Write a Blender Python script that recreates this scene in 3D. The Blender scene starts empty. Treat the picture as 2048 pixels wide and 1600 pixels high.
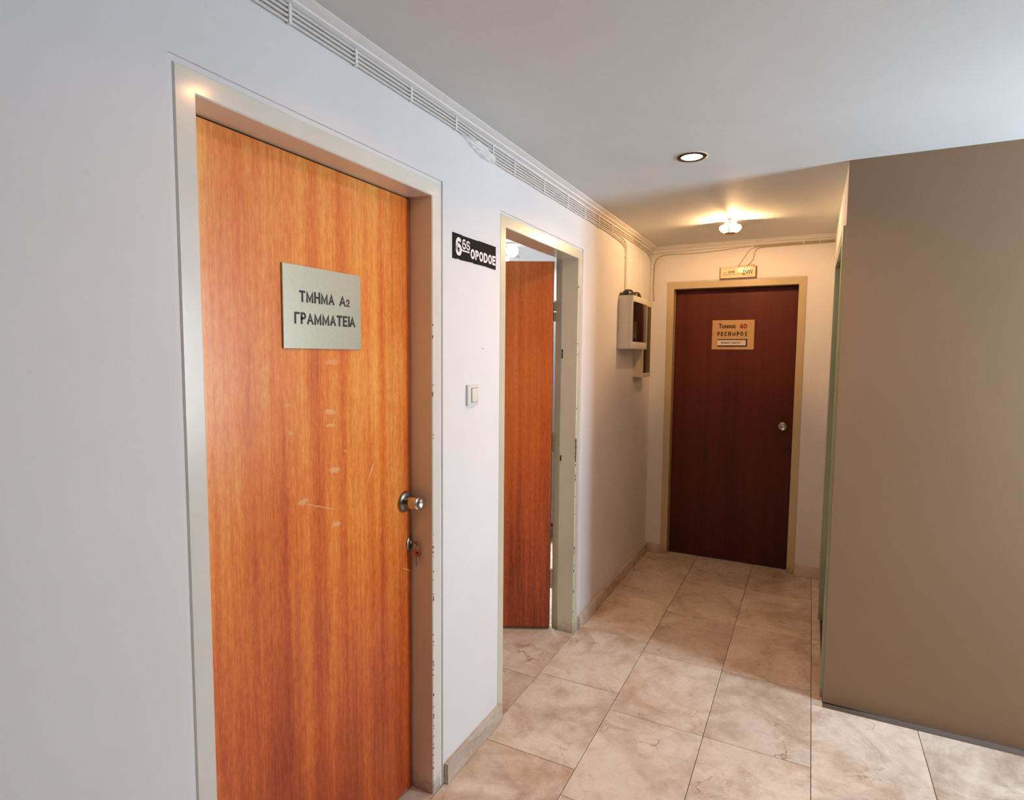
import bpy, bmesh, math, random
from mathutils import Vector, Matrix
random.seed(7)
PI = math.pi
SC = bpy.context.scene
COL = SC.collection

# ------------------------------------------------------------------ camera
cam_d = bpy.data.cameras.new('camera')
cam_d.sensor_fit = 'HORIZONTAL'; cam_d.sensor_width = 36.0
cam_d.lens = 36.0 * 1176.67 / 2048.0
cam_d.clip_start = 0.02
cam = bpy.data.objects.new('camera', cam_d); COL.objects.link(cam)
yaw, pitch, roll = math.radians(26.945), math.radians(4.364), math.radians(0.492)
F = Vector((-math.sin(yaw)*math.cos(pitch), math.cos(yaw)*math.cos(pitch), -math.sin(pitch)))
R0 = Vector((math.cos(yaw), math.sin(yaw), 0)); U0 = R0.cross(F)
RR = R0*math.cos(roll) + U0*math.sin(roll); UU = -R0*math.sin(roll) + U0*math.cos(roll)
mt = Matrix((RR, UU, -F)).transposed().to_4x4()
mt.translation = Vector((1.159, 0.0, 1.5952))
cam.matrix_world = mt
SC.camera = cam

# ------------------------------------------------------------------ world, exposure, lights
SC.view_settings.view_transform = 'Standard'
SC.view_settings.look = 'None'
SC.view_settings.exposure = 0.0
SC.view_settings.gamma = 1.0
SC.view_settings.use_curve_mapping = False
SC.cycles.max_bounces = 7
SC.cycles.diffuse_bounces = 4
SC.cycles.glossy_bounces = 3
SC.cycles.adaptive_threshold = 0.03
SC.cycles.sample_clamp_indirect = 6.0
SC.cycles.caustics_reflective = False
SC.cycles.caustics_refractive = False

W = bpy.data.worlds.new('daylight'); SC.world = W; W.use_nodes = True
bg = W.node_tree.nodes['Background']
bg.inputs[0].default_value = (0.70, 0.85, 1.0, 1); bg.inputs[1].default_value = 46.0

def light(name, kind, loc, energy, color, rot=(0, 0, 0), **kw):
    d = bpy.data.lights.new(name, kind); d.energy = energy; d.color = color
    for k, v in kw.items(): setattr(d, k, v)
    o = bpy.data.objects.new(name, d); o.location = loc; o.rotation_euler = rot
    COL.objects.link(o); return o

WIN = (2.25, 2.93, 0.85, 2.15)       # lobby window on the right wall: y0 y1 z0 z1
pt = light('window_portal', 'AREA', (3.52, (WIN[0]+WIN[1])/2, (WIN[2]+WIN[3])/2), 1, (1, 1, 1),
           (0, PI/2, 0), shape='RECTANGLE', size=WIN[3]-WIN[2], size_y=WIN[1]-WIN[0])
pt.data.cycles.is_portal = True
WARM = (1.0, 0.56, 0.25)
DL = [(0.663, 1.30), (0.663, 2.655)]
for i, (x, y) in enumerate(DL):
    light('downlight_beam', 'AREA', (x, y, 2.4385), (3.5, 9.0)[i], (1.0, 0.44, 0.15), shape='DISK', size=0.07, spread=math.radians(150))
LAMP = Vector((0.667, 3.965, 2.412))
light('lamp_filament', 'POINT', LAMP, 46.0, WARM, shadow_soft_size=0.007)
light('office_tube_light', 'AREA', (-1.25, 4.05, 2.40), 75.0, (0.95, 0.98, 1.0), shape='RECTANGLE', size=0.25, size_y=1.2)
# ------------------------------------------------------------------ materials
def nodes(name):
    m = bpy.data.materials.new(name); m.use_nodes = True
    nt = m.node_tree; return m, nt, nt.nodes['Principled BSDF']

def N(nt, kind, **kw):
    n = nt.nodes.new(kind)
    for k, v in kw.items():
        if isinstance(k, str) and k.startswith('i_'):
            key = k[2:]; key = int(key) if key.isdigit() else key.replace('_', ' ')
            n.inputs[key].default_value = v
        else: setattr(n, k, v)
    return n

def ramp(nt, stops, src=None):
    r = nt.nodes.new('ShaderNodeValToRGB'); e = r.color_ramp.elements
    while len(e) < len(stops): e.new(0.5)
    for k, (p, c) in zip(e, stops): k.position = p; k.color = (*c, 1) if len(c) == 3 else c
    if src is not None: nt.links.new(src, r.inputs[0])
    return r

def mix(nt, a, b, fac, mode='MIX'):
    n = nt.nodes.new('ShaderNodeMix'); n.data_type = 'RGBA'; n.blend_type = mode
    for sock, v in ((n.inputs[0], fac), (n.inputs[6], a), (n.inputs[7], b)):
        if isinstance(v, bpy.types.NodeSocket): nt.links.new(v, sock)
        elif isinstance(v, (int, float)): sock.default_value = v
        else: sock.default_value = (*v, 1)
    return n.outputs[2]

def math_n(nt, op, a, b=None, clamp=False):
    n = nt.nodes.new('ShaderNodeMath'); n.operation = op; n.use_clamp = clamp
    for i, v in enumerate((a, b)):
        if v is None: continue
        if isinstance(v, bpy.types.NodeSocket): nt.links.new(v, n.inputs[i])
        else: n.inputs[i].default_value = v
    return n.outputs[0]

def coords(nt, kind='world', scale=(1, 1, 1), loc=(0, 0, 0)):
    if kind == 'world':
        src = nt.nodes.new('ShaderNodeNewGeometry').outputs['Position']
    else:
        src = nt.nodes.new('ShaderNodeTexCoord').outputs['Object']
    mp = nt.nodes.new('ShaderNodeMapping'); mp.inputs['Scale'].default_value = scale
    mp.inputs['Location'].default_value = loc
    nt.links.new(src, mp.inputs[0]); return mp.outputs[0]

def noise(nt, vec, scale=1.0, detail=2.0, rough=0.5, dist=0.0):
    n = N(nt, 'ShaderNodeTexNoise'); n.inputs['Scale'].default_value = scale
    n.inputs['Detail'].default_value = detail; n.inputs['Roughness'].default_value = rough
    n.inputs['Distortion'].default_value = dist
    nt.links.new(vec, n.inputs['Vector']); return n.outputs[0]

def bump(nt, bs, h, strength=0.3, dist=0.002):
    b = N(nt, 'ShaderNodeBump'); b.inputs['Strength'].default_value = strength
    b.inputs['Distance'].default_value = dist
    nt.links.new(h, b.inputs['Height']); nt.links.new(b.outputs[0], bs.inputs['Normal'])

def plain(name, col, rough=0.5, metal=0.0, var=0.0, scale=30, bmp=0.0, coat=0.0, emit=None, es=0):
    m, nt, bs = nodes(name)
    bs.inputs['Roughness'].default_value = rough; bs.inputs['Metallic'].default_value = metal
    v = coords(nt)
    n = noise(nt, v, scale, 3)
    c2 = tuple(max(0, c*(1-var)) for c in col)
    r = ramp(nt, [(0.3, c2), (0.7, col)], n)
    nt.links.new(r.outputs[0], bs.inputs['Base Color'])
    if bmp: bump(nt, bs, n, bmp, 0.002)
    if coat: bs.inputs['Coat Weight'].default_value = coat
    if emit: bs.inputs['Emission Color'].default_value = (*emit, 1); bs.inputs['Emission Strength'].default_value = es
    return m

def plaster(name, col, bs_amt=0.25, rough=0.75):
    m, nt, bs = nodes(name)
    v = coords(nt)
    big = noise(nt, v, 1.6, 4, 0.6)
    fine = noise(nt, v, 55, 3, 0.6)
    roll_ = noise(nt, v, 9, 3, 0.55)
    c = ramp(nt, [(0.3, tuple(k*0.93 for k in col)), (0.7, col)], big)
    # small grey scuffs
    sv = coords(nt, scale=(9, 9, 4))
    sc = noise(nt, sv, 3.0, 5, 0.65, 1.2)
    msk = ramp(nt, [(0.66, (0, 0, 0)), (0.74, (1, 1, 1))], sc)
    dirt = mix(nt, c.outputs[0], tuple(k*0.80 for k in col), math_n(nt, 'MULTIPLY', msk.outputs[0], 0.35))
    nt.links.new(dirt, bs.inputs['Base Color'])
    bs.inputs['Roughness'].default_value = rough
    h = math_n(nt, 'ADD', math_n(nt, 'MULTIPLY', fine, 0.25), math_n(nt, 'MULTIPLY', roll_, 1.0))
    bump(nt, bs, h, bs_amt, 0.004)
    return m

def wood(name, stops, rough=0.32, marks=(), coat=0.25, band=9.0):
    """veneer: coordinates local to the leaf, X across, Z up"""
    m, nt, bs = nodes(name)
    bands = noise(nt, coords(nt, 'obj', (band, 1, 0.16)), 1.0, 3, 0.75)
    blot = noise(nt, coords(nt, 'obj', (3.2, 1, 1.5), (3, 0, 7)), 1.0, 4, 0.6)
    grain = noise(nt, coords(nt, 'obj', (230, 1, 5.5)), 1.0, 3, 0.7)
    fleck = noise(nt, coords(nt, 'obj', (90, 1, 28)), 1.0, 4, 0.75)
    crop = noise(nt, coords(nt, 'obj', (26, 1, 1.1), (1, 0, 3)), 1.0, 3, 0.6)
    f = math_n(nt, 'MULTIPLY', bands, 0.95)
    f = math_n(nt, 'ADD', f, math_n(nt, 'MULTIPLY', blot, 0.50))
    f = math_n(nt, 'ADD', f, math_n(nt, 'MULTIPLY', crop, 0.35))
    f = math_n(nt, 'ADD', f, math_n(nt, 'MULTIPLY', grain, 0.45))
    f = math_n(nt, 'ADD', f, math_n(nt, 'MULTIPLY', fleck, 0.55))
    # browner and redder towards the lower half
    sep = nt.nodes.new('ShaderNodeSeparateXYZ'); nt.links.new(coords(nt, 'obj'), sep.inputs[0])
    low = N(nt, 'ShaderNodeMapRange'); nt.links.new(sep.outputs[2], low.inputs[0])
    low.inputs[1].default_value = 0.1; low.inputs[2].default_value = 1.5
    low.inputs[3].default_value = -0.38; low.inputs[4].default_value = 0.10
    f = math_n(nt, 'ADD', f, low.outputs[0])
    f = math_n(nt, 'SUBTRACT', f, 0.86, True)
    c = ramp(nt, stops, f)
    colr = c.outputs[0]
    nz = noise(nt, coords(nt, 'obj', (60, 60, 90)), 1.5, 3, 0.7) if marks else None
    for (mx, mz, rx, rz, ang, amt) in marks:
        tc = nt.nodes.new('ShaderNodeTexCoord')
        mp = nt.nodes.new('ShaderNodeMapping'); mp.vector_type = 'TEXTURE'
        mp.inputs['Location'].default_value = (mx, 0, mz)
        mp.inputs['Rotation'].default_value = (0, ang, 0)
        mp.inputs['Scale'].default_value = (rx, 10, rz)
        nt.links.new(tc.outputs['Object'], mp.inputs[0])
        ln = nt.nodes.new('ShaderNodeVectorMath'); ln.operation = 'LENGTH'
        nt.links.new(mp.outputs[0], ln.inputs[0])
        d = math_n(nt, 'ADD', ln.outputs[1], math_n(nt, 'MULTIPLY', nz, 1.5))
        mk = N(nt, 'ShaderNodeMapRange'); nt.links.new(d, mk.inputs[0])
        mk.inputs[1].default_value = 1.6; mk.inputs[2].default_value = 1.25
        mk.inputs[3].default_value = 0; mk.inputs[4].default_value = amt
        colr = mix(nt, colr, (0.80, 0.44, 0.20), mk.outputs[0])
    nt.links.new(colr, bs.inputs['Base Color'])
    bs.inputs['Roughness'].default_value = rough
    bs.inputs['Coat Weight'].default_value = coat; bs.inputs['Coat Roughness'].default_value = 0.22
    bump(nt, bs, grain, 0.12, 0.0006)
    return m

def marble(name, a, b, stain):
    m, nt, bs = nodes(name)
    v = coords(nt)
    oi = nt.nodes.new('ShaderNodeObjectInfo')
    off = nt.nodes.new('ShaderNodeVectorMath'); off.operation = 'SCALE'
    cmb = nt.nodes.new('ShaderNodeCombineXYZ')
    nt.links.new(oi.outputs['Random'], cmb.inputs[0]); nt.links.new(oi.outputs['Random'], cmb.inputs[2])
    nt.links.new(cmb.outputs[0], off.inputs[0]); off.inputs[3].default_value = 17.0
    ad = nt.nodes.new('ShaderNodeVectorMath'); ad.operation = 'ADD'
    nt.links.new(v, ad.inputs[0]); nt.links.new(off.outputs[0], ad.inputs[1])
    p = ad.outputs[0]
    cloud = noise(nt, p, 3.2, 6, 0.62, 0.8)
    c = ramp(nt, [(0.30, b), (0.55, a), (0.8, tuple(k*1.06 for k in a))], cloud).outputs[0]
    mott = noise(nt, p, 14, 5, 0.7, 0.6)
    c = mix(nt, c, stain, math_n(nt, 'MULTIPLY', ramp(nt, [(0.48, (0, 0, 0)), (0.75, (1, 1, 1))], mott).outputs[0], 0.42))
    smear = noise(nt, p, 2.1, 5, 0.7, 1.6)
    c = mix(nt, c, tuple(k*0.75 for k in stain), math_n(nt, 'MULTIPLY', ramp(nt, [(0.50, (0, 0, 0)), (0.72, (1, 1, 1))], smear).outputs[0], 0.5))
    # short brown veins
    vo = N(nt, 'ShaderNodeTexVoronoi', feature='DISTANCE_TO_EDGE'); vo.inputs['Scale'].default_value = 5.0
    wob = nt.nodes.new('ShaderNodeTexNoise'); wob.inputs['Scale'].default_value = 9; wob.inputs['Detail'].default_value = 6
    nt.links.new(p, wob.inputs['Vector'])
    ad2 = nt.nodes.new('ShaderNodeVectorMath'); ad2.operation = 'MULTIPLY_ADD'
    nt.links.new(wob.outputs['Color'], ad2.inputs[0]); ad2.inputs[1].default_value = (0.22, 0.22, 0.22)
    nt.links.new(p, ad2.inputs[2]); nt.links.new(ad2.outputs[0], vo.inputs['Vector'])
    line = ramp(nt, [(0.0, (1, 1, 1)), (0.018, (0, 0, 0))], vo.outputs[0]).outputs[0]
    gate = ramp(nt, [(0.54, (0, 0, 0)), (0.66, (1, 1, 1))], noise(nt, p, 4.5, 3, 0.6)).outputs[0]
    c = mix(nt, c, (0.22, 0.10, 0.055), math_n(nt, 'MULTIPLY', math_n(nt, 'MULTIPLY', line, gate), 0.8))
    # specks and chips
    sp = noise(nt, coords(nt, scale=(30, 22, 30)), 1.0, 4, 0.75, 1.5)
    c = mix(nt, c, (0.13, 0.06, 0.035), math_n(nt, 'MULTIPLY', ramp(nt, [(0.70, (0, 0, 0)), (0.76, (1, 1, 1))], sp).outputs[0], 0.65))
    hue = nt.nodes.new('ShaderNodeMapRange'); nt.links.new(oi.outputs['Random'], hue.inputs[0])
    hue.inputs[3].default_value = 0.88; hue.inputs[4].default_value = 1.05
    sc = nt.nodes.new('ShaderNodeVectorMath'); sc.operation = 'SCALE'
    nt.links.new(c, sc.inputs[0]); nt.links.new(hue.outputs[0], sc.inputs[3])
    nt.links.new(sc.outputs[0], bs.inputs['Base Color'])
    rg = N(nt, 'ShaderNodeMapRange'); nt.links.new(mott, rg.inputs[0])
    rg.inputs[3].default_value = 0.16; rg.inputs[4].default_value = 0.42
    nt.links.new(rg.outputs[0], bs.inputs['Roughness'])
    bump(nt, bs, noise(nt, v, 7, 2), 0.12, 0.003)
    return m

M = {}
M['wall'] = plaster('white_wall_paint', (0.80, 0.80, 0.80))
M['ceil'] = plaster('ceiling_paint', (0.70, 0.74, 0.74), 0.35)
M['tan_wall'] = plaster('tan_wall_paint', (0.30, 0.19, 0.105))
M['cornice'] = plain('cornice_plaster', (0.82, 0.81, 0.80), 0.7, var=0.05, scale=12, bmp=0.1)
M['cable'] = plain('painted_cable', (0.72, 0.69, 0.65), 0.55, var=0.05, scale=20)
M['cable_thin'] = plain('bare_cable', (0.52, 0.42, 0.33), 0.55, var=0.1)
M['clip'] = plain('painted_clip', (0.80, 0.79, 0.76), 0.5)
M['patch'] = plain('rough_plaster', (0.80, 0.79, 0.78), 0.8, var=0.08, scale=60, bmp=0.6)
def frame_paint(name, col):
    m, nt, bs = nodes(name)
    v = coords(nt)
    c = ramp(nt, [(0.35, tuple(k*0.93 for k in col)), (0.65, col)], noise(nt, v, 3.5, 4, 0.6)).outputs[0]
    # grime near the floor, with its own ragged edge
    sep = nt.nodes.new('ShaderNodeSeparateXYZ'); nt.links.new(v, sep.inputs[0])
    z = math_n(nt, 'ADD', sep.outputs[2], math_n(nt, 'MULTIPLY', noise(nt, v, 30, 4, 0.7), -0.12))
    g = N(nt, 'ShaderNodeMapRange'); nt.links.new(z, g.inputs[0])
    g.inputs[1].default_value = 0.01; g.inputs[2].default_value = -0.05; g.inputs[3].default_value = 0; g.inputs[4].default_value = 0.6
    c = mix(nt, c, (0.25, 0.20, 0.15), g.outputs[0])
    nt.links.new(c, bs.inputs['Base Color'])
    bs.inputs['Roughness'].default_value = 0.28; bs.inputs['Coat Weight'].default_value = 0.5
    bs.inputs['Coat Roughness'].default_value = 0.12
    bump(nt, bs, noise(nt, v, 26, 3, 0.6), 0.22, 0.002)
    return m
M['frame'] = frame_paint('cream_gloss_paint', (0.76, 0.74, 0.66))
M['frame2'] = frame_paint('greenish_cream_gloss_paint', (0.64, 0.62, 0.47))
M['frame3'] = frame_paint('ochre_cream_gloss_paint', (0.58, 0.47, 0.27))
M['green'] = frame_paint('green_gloss_paint', (0.30, 0.38, 0.24))
marks1 = [(-0.412, 1.425, .030, .010, 0.1, .8), (-0.412, 1.385, .026, .007, 0.1, .7), (-0.398, 1.250, .030, .012, 0.15, .85),
          (-0.52, 1.180, .024, .013, 0.0, .7), (-0.393, 1.085, .024, .012, 0.0, .8), (-0.236, 1.215, .006, .040, 0.5, .8),
          (-0.45, 1.150, .090, .0035, 0.35, .6), (-0.40, 1.57, .045, .010, 0.0, .45), (-0.57, 1.455, .018, .006, 0.0, .5),
          (-0.35, 1.30, .012, .006, 0.2, .5), (-0.56, 1.38, .012, .008, 0.2, .5), (-0.045, .83, .045, .0035, 0.45, .6)]
W_ST = [(0.08, (0.30, 0.036, 0.008)), (0.32, (0.52, 0.088, 0.013)), (0.58, (0.76, 0.205, 0.028)), (0.88, (0.92, 0.42, 0.090))]
M['wood1'] = wood('orange_teak_veneer', W_ST, marks=marks1)
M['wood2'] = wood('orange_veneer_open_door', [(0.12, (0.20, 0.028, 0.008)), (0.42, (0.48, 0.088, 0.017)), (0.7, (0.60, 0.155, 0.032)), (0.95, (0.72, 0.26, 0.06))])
M['wood3'] = wood('dark_red_brown_veneer', [(0.05, (0.050, 0.008, 0.004)), (0.4, (0.085, 0.013, 0.006)), (0.9, (0.125, 0.021, 0.008))], rough=0.5, coat=0.08)
M['wood3'].node_tree.nodes['Principled BSDF'].inputs['Specular IOR Level'].default_value = 0.25
M['edge'] = plain('dark_door_edge', (0.035, 0.018, 0.012), 0.7)
M['floor'] = marble('cream_marble', (0.78, 0.70, 0.59), (0.55, 0.41, 0.28), (0.32, 0.17, 0.085))
M['skirt'] = marble('beige_marble_skirting', (0.66, 0.57, 0.47), (0.50, 0.38, 0.28), (0.30, 0.19, 0.12))
M['grout'] = plain('dark_grout', (0.10, 0.065, 0.045), 0.9)
M['steel'] = plain('brushed_steel', (0.62, 0.58, 0.54), 0.22, 1.0, var=0.1)
M['steel_dark'] = plain('dull_nickel', (0.30, 0.28, 0.24), 0.35, 1.0, var=0.2)
M['brass'] = plain('worn_brass', (0.55, 0.42, 0.22), 0.4, 1.0, var=0.3)
M['black'] = plain('black_plastic', (0.012, 0.011, 0.011), 0.4)
M['hole'] = plain('dark_hole', (0.004, 0.004, 0.004), 0.9)
M['switch'] = plain('ivory_plastic', (0.78, 0.76, 0.70), 0.3)
M['sign_m'] = plain('greenish_silver_sign', (0.56, 0.58, 0.46), 0.33, 0.55, var=0.06, scale=90)
M['ink'] = plain('black_ink', (0.010, 0.010, 0.012), 0.5)
M['red_ink'] = plain('dark_red_ink', (0.28, 0.02, 0.02), 0.5)
M['brown_ink'] = plain('brown_ink', (0.16, 0.08, 0.04), 0.6)
M['sign_b'] = plain('black_sign', (0.010, 0.009, 0.009), 0.75)
M['sign_b'].node_tree.nodes['Principled BSDF'].inputs['Specular IOR Level'].default_value = 0.15
M['white_ink'] = plain('white_paint_letters', (0.86, 0.84, 0.84), 0.5)
M['sign_t'] = plain('tan_card', (0.60, 0.36, 0.16), 0.5, var=0.08)
M['strip'] = plain('pale_paper_strip', (0.78, 0.66, 0.60), 0.6)
M['sign_c'] = plain('cream_lightbox_face', (0.85, 0.72, 0.46), 0.28, var=0.05, coat=0.5)
M['redbrown'] = plain('red_brown_metal', (0.25, 0.04, 0.02), 0.5)
M['box_g'] = plain('grey_white_plastic', (0.66, 0.64, 0.60), 0.45)
M['box_c'] = plain('cream_plastic', (0.72, 0.62, 0.42), 0.45)
m, nt, bs = nodes('smoked_window'); bs.inputs['Base Color'].default_value = (0.012, 0.008, 0.006, 1)
bs.inputs['Roughness'].default_value = 0.12
mx = nt.nodes.new('ShaderNodeMixShader'); tr = nt.nodes.new('ShaderNodeBsdfTransparent')
tr.inputs[0].default_value = (0.30, 0.22, 0.18, 1); mx.inputs[0].default_value = 0.10
nt.links.new(bs.outputs[0], mx.inputs[1]); nt.links.new(tr.outputs[0], mx.inputs[2])
nt.links.new(mx.outputs[0], nt.nodes['Material Output'].inputs[0]); M['smoke'] = m
M['cavity'] = plain('dark_board_interior', (0.02, 0.016, 0.014), 0.6)
M['breaker'] = plain('pale_breaker', (0.45, 0.42, 0.40), 0.5)
M['ring'] = plain('dark_bronze_ring', (0.035, 0.016, 0.012), 0.35, 0.3)
M['ring_lip'] = plain('cream_lip', (0.85, 0.75, 0.55), 0.4)
def emit(name, col, s):
    m, nt, bs = nodes(name)
    bs.inputs['Base Color'].default_value = (*col, 1)
    bs.inputs['Emission Color'].default_value = (*col, 1); bs.inputs['Emission Strength'].default_value = s
    return m
M['lamp_on'] = emit('lit_lamp_glass', (1.0, 0.80, 0.58), 9.0)
M['tube_on'] = emit('lit_tube', (0.95, 0.98, 1.0), 8.0)
m, nt, bs = nodes('lit_clear_glass')
mx = nt.nodes.new('ShaderNodeMixShader'); tr = nt.nodes.new('ShaderNodeBsdfTransparent'); mx.inputs[0].default_value = 0.72
bs.inputs['Base Color'].default_value = (1, .93, .8, 1); bs.inputs['Roughness'].default_value = 0.2
bs.inputs['Emission Color'].default_value = (1, .86, .66, 1); bs.inputs['Emission Strength'].default_value = 3.0
nt.links.new(bs.outputs[0], mx.inputs[1]); nt.links.new(tr.outputs[0], mx.inputs[2])
nt.links.new(mx.outputs[0], nt.nodes['Material Output'].inputs[0]); M['lit_glass'] = m
M['copper'] = plain('copper_bracket', (0.42, 0.20, 0.12), 0.4, 0.3)
M['bracket'] = plain('dark_copper_bracket', (0.05, 0.018, 0.010), 0.5)
M['locker'] = plain('grey_cabinet_paint', (0.12, 0.115, 0.125), 0.45)
M['chip_red'] = plain('red_primer', (0.22, 0.03, 0.03), 0.7)
M['chip_black'] = plain('black_chip', (0.02, 0.015, 0.012), 0.7)
M['key_red'] = plain('orange_red_key_head', (0.42, 0.07, 0.02), 0.35)
M['win_frame'] = plain('white_window_frame', (0.75, 0.75, 0.73), 0.4)

# ------------------------------------------------------------------ mesh helpers
def b_box(bm, x0, x1, y0, y1, z0, z1, bev=0.0, seg=2):
    v = [bm.verts.new((x, y, z)) for x in (x0, x1) for y in (y0, y1) for z in (z0, z1)]
    fs = [(0, 1, 3, 2), (4, 6, 7, 5), (0, 4, 5, 1), (2, 3, 7, 6), (0, 2, 6, 4), (1, 5, 7, 3)]
    faces = [bm.faces.new([v[i] for i in f]) for f in fs]
    if bev:
        es = set(e for f in faces for e in f.edges)
        bmesh.ops.bevel(bm, geom=list(es), offset=bev, segments=seg, affect='EDGES', profile=0.6)

def b_lathe(bm, prof, axis, org, seg=28):
    """prof: (radius, height) pairs; axis 'x','y','z' unit vector of height"""
    org = Vector(org); A = Vector(axis).normalized()
    u = A.orthogonal().normalized(); w = A.cross(u)
    rings = []
    for r, h in prof:
        if r < 1e-6: rings.append([bm.verts.new(org + A*h)])
        else: rings.append([bm.verts.new(org + A*h + (u*math.cos(2*PI*i/seg) + w*math.sin(2*PI*i/seg))*r) for i in range(seg)])
    for a, b in zip(rings, rings[1:]):
        for i in range(seg):
            j = (i+1) % seg
            q = [a[0]] if len(a) == 1 else [a[i], a[j]]
            q2 = [b[0]] if len(b) == 1 else [b[j], b[i]]
            try: bm.faces.new(q + q2)
            except ValueError: pass

def smooth_path(pts, n=6):
    P = [Vector(p) for p in pts]; out = []
    for i in range(len(P)-1):
        p0 = P[max(i-1, 0)]; p1 = P[i]; p2 = P[i+1]; p3 = P[min(i+2, len(P)-1)]
        for k in range(n):
            t = k/n
            out.append(0.5*((2*p1) + (p2-p0)*t + (2*p0-5*p1+4*p2-p3)*t*t + (-p0+3*p1-3*p2+p3)*t**3))
    out.append(P[-1]); return out

def b_tube(bm, pts, r, seg=8, smooth=0, caps=True):
    P = smooth_path(pts, smooth) if smooth else [Vector(p) for p in pts]
    rings = []; prev = None
    for i, p in enumerate(P):
        t = (P[min(i+1, len(P)-1)] - P[max(i-1, 0)]).normalized()
        u = (prev - t*prev.dot(t)).normalized() if prev is not None and (prev - t*prev.dot(t)).length > 1e-4 else t.orthogonal().normalized()
        prev = u; w = t.cross(u)
        rings.append([bm.verts.new(p + (u*math.cos(2*PI*k/seg) + w*math.sin(2*PI*k/seg))*r) for k in range(seg)])
    for a, b in zip(rings, rings[1:]):
        for k in range(seg): bm.faces.new((a[k], a[(k+1) % seg], b[(k+1) % seg], b[k]))
    if caps: bm.faces.new(rings[0][::-1]); bm.faces.new(rings[-1])

def b_prism(bm, poly, p0, p1):
    """poly: list of offset vectors (3D), extruded from p0 to p1"""
    a = [bm.verts.new(Vector(p0)+Vector(q)) for q in poly]; b = [bm.verts.new(Vector(p1)+Vector(q)) for q in poly]
    n = len(poly)
    for i in range(n): bm.faces.new((a[i], a[(i+1) % n], b[(i+1) % n], b[i]))
    bm.faces.new(a[::-1]); bm.faces.new(b)

def finish(bm, name, mat, smooth_ang=None):
    bmesh.ops.recalc_face_normals(bm, faces=bm.faces)
    me = bpy.data.meshes.new(name); bm.to_mesh(me); bm.free()
    if mat: me.materials.append(mat)
    if smooth_ang is not None:
        for p in me.polygons: p.use_smooth = True
        me.set_sharp_from_angle(angle=math.radians(smooth_ang))
    return me

def obj(name, bm, mat, parent=None, smooth=35, rebase=True, **props):
    me = finish(bm, name, mat, smooth)
    o = bpy.data.objects.new(name, me); COL.objects.link(o)
    if parent is not None:
        o.parent = parent
    elif rebase:
        xs = [v.co.x for v in me.vertices]; ys = [v.co.y for v in me.vertices]; zs = [v.co.z for v in me.vertices]
        c = Vector(((min(xs)+max(xs))/2, (min(ys)+max(ys))/2, min(zs)))
        me.transform(Matrix.Translation(-c)); o.location = c
    for k, v in props.items(): o[k] = v
    return o

def empty(name, loc, rz=0.0, **props):
    o = bpy.data.objects.new(name, None); o.empty_display_size = 0.05
    o.location = loc; o.rotation_euler = (0, 0, rz); COL.objects.link(o)
    for k, v in props.items(): o[k] = v
    return o

def BM(): return bmesh.new()
def box_obj(name, dims, mat, parent=None, bev=0.0, **p):
    bm = BM(); b_box(bm, *dims, bev=bev); return obj(name, bm, mat, parent, **p)

def text(name, s, x0, x1, z0, z1, y, mat, parent, bold=0.0, depth=0.0008, shear=0.0, slope=0.0):
    """lettering fitted to a rectangle on the local plane y (viewer at -y)"""
    cu = bpy.data.curves.new(name, 'FONT'); cu.body = s; cu.size = 1.0; cu.offset = bold; cu.shear = shear
    cu.resolution_u = 4
    t = bpy.data.objects.new(name, cu); COL.objects.link(t)
    bpy.context.view_layer.update()
    me = bpy.data.meshes.new_from_object(t.evaluated_get(bpy.context.evaluated_depsgraph_get()))
    COL.objects.unlink(t); bpy.data.objects.remove(t)
    xs = [v.co.x for v in me.vertices]; ys = [v.co.y for v in me.vertices]
    ax, bx, ay, by = min(xs), max(xs), min(ys), max(ys)
    bm = BM(); bm.from_mesh(me); bpy.data.meshes.remove(me)
    for v in bm.verts:
        fx = (v.co.x-ax)/(bx-ax); fz = (v.co.y-ay)/(by-ay)
        v.co = Vector((x0+fx*(x1-x0), y, z0+fz*(z1-z0)+slope*fx*(x1-x0)))
    r = bmesh.ops.extrude_face_region(bm, geom=bm.faces[:])
    for g in r['geom']:
        if isinstance(g, bmesh.types.BMVert): g.co.y -= depth
    me = bpy.data.meshes.new(name)
    bmesh.ops.recalc_face_normals(bm, faces=bm.faces)
    bm.to_mesh(me); bm.free(); me.materials.append(mat)
    o = bpy.data.objects.new(name, me); COL.objects.link(o); o.parent = parent
    return o

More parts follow.
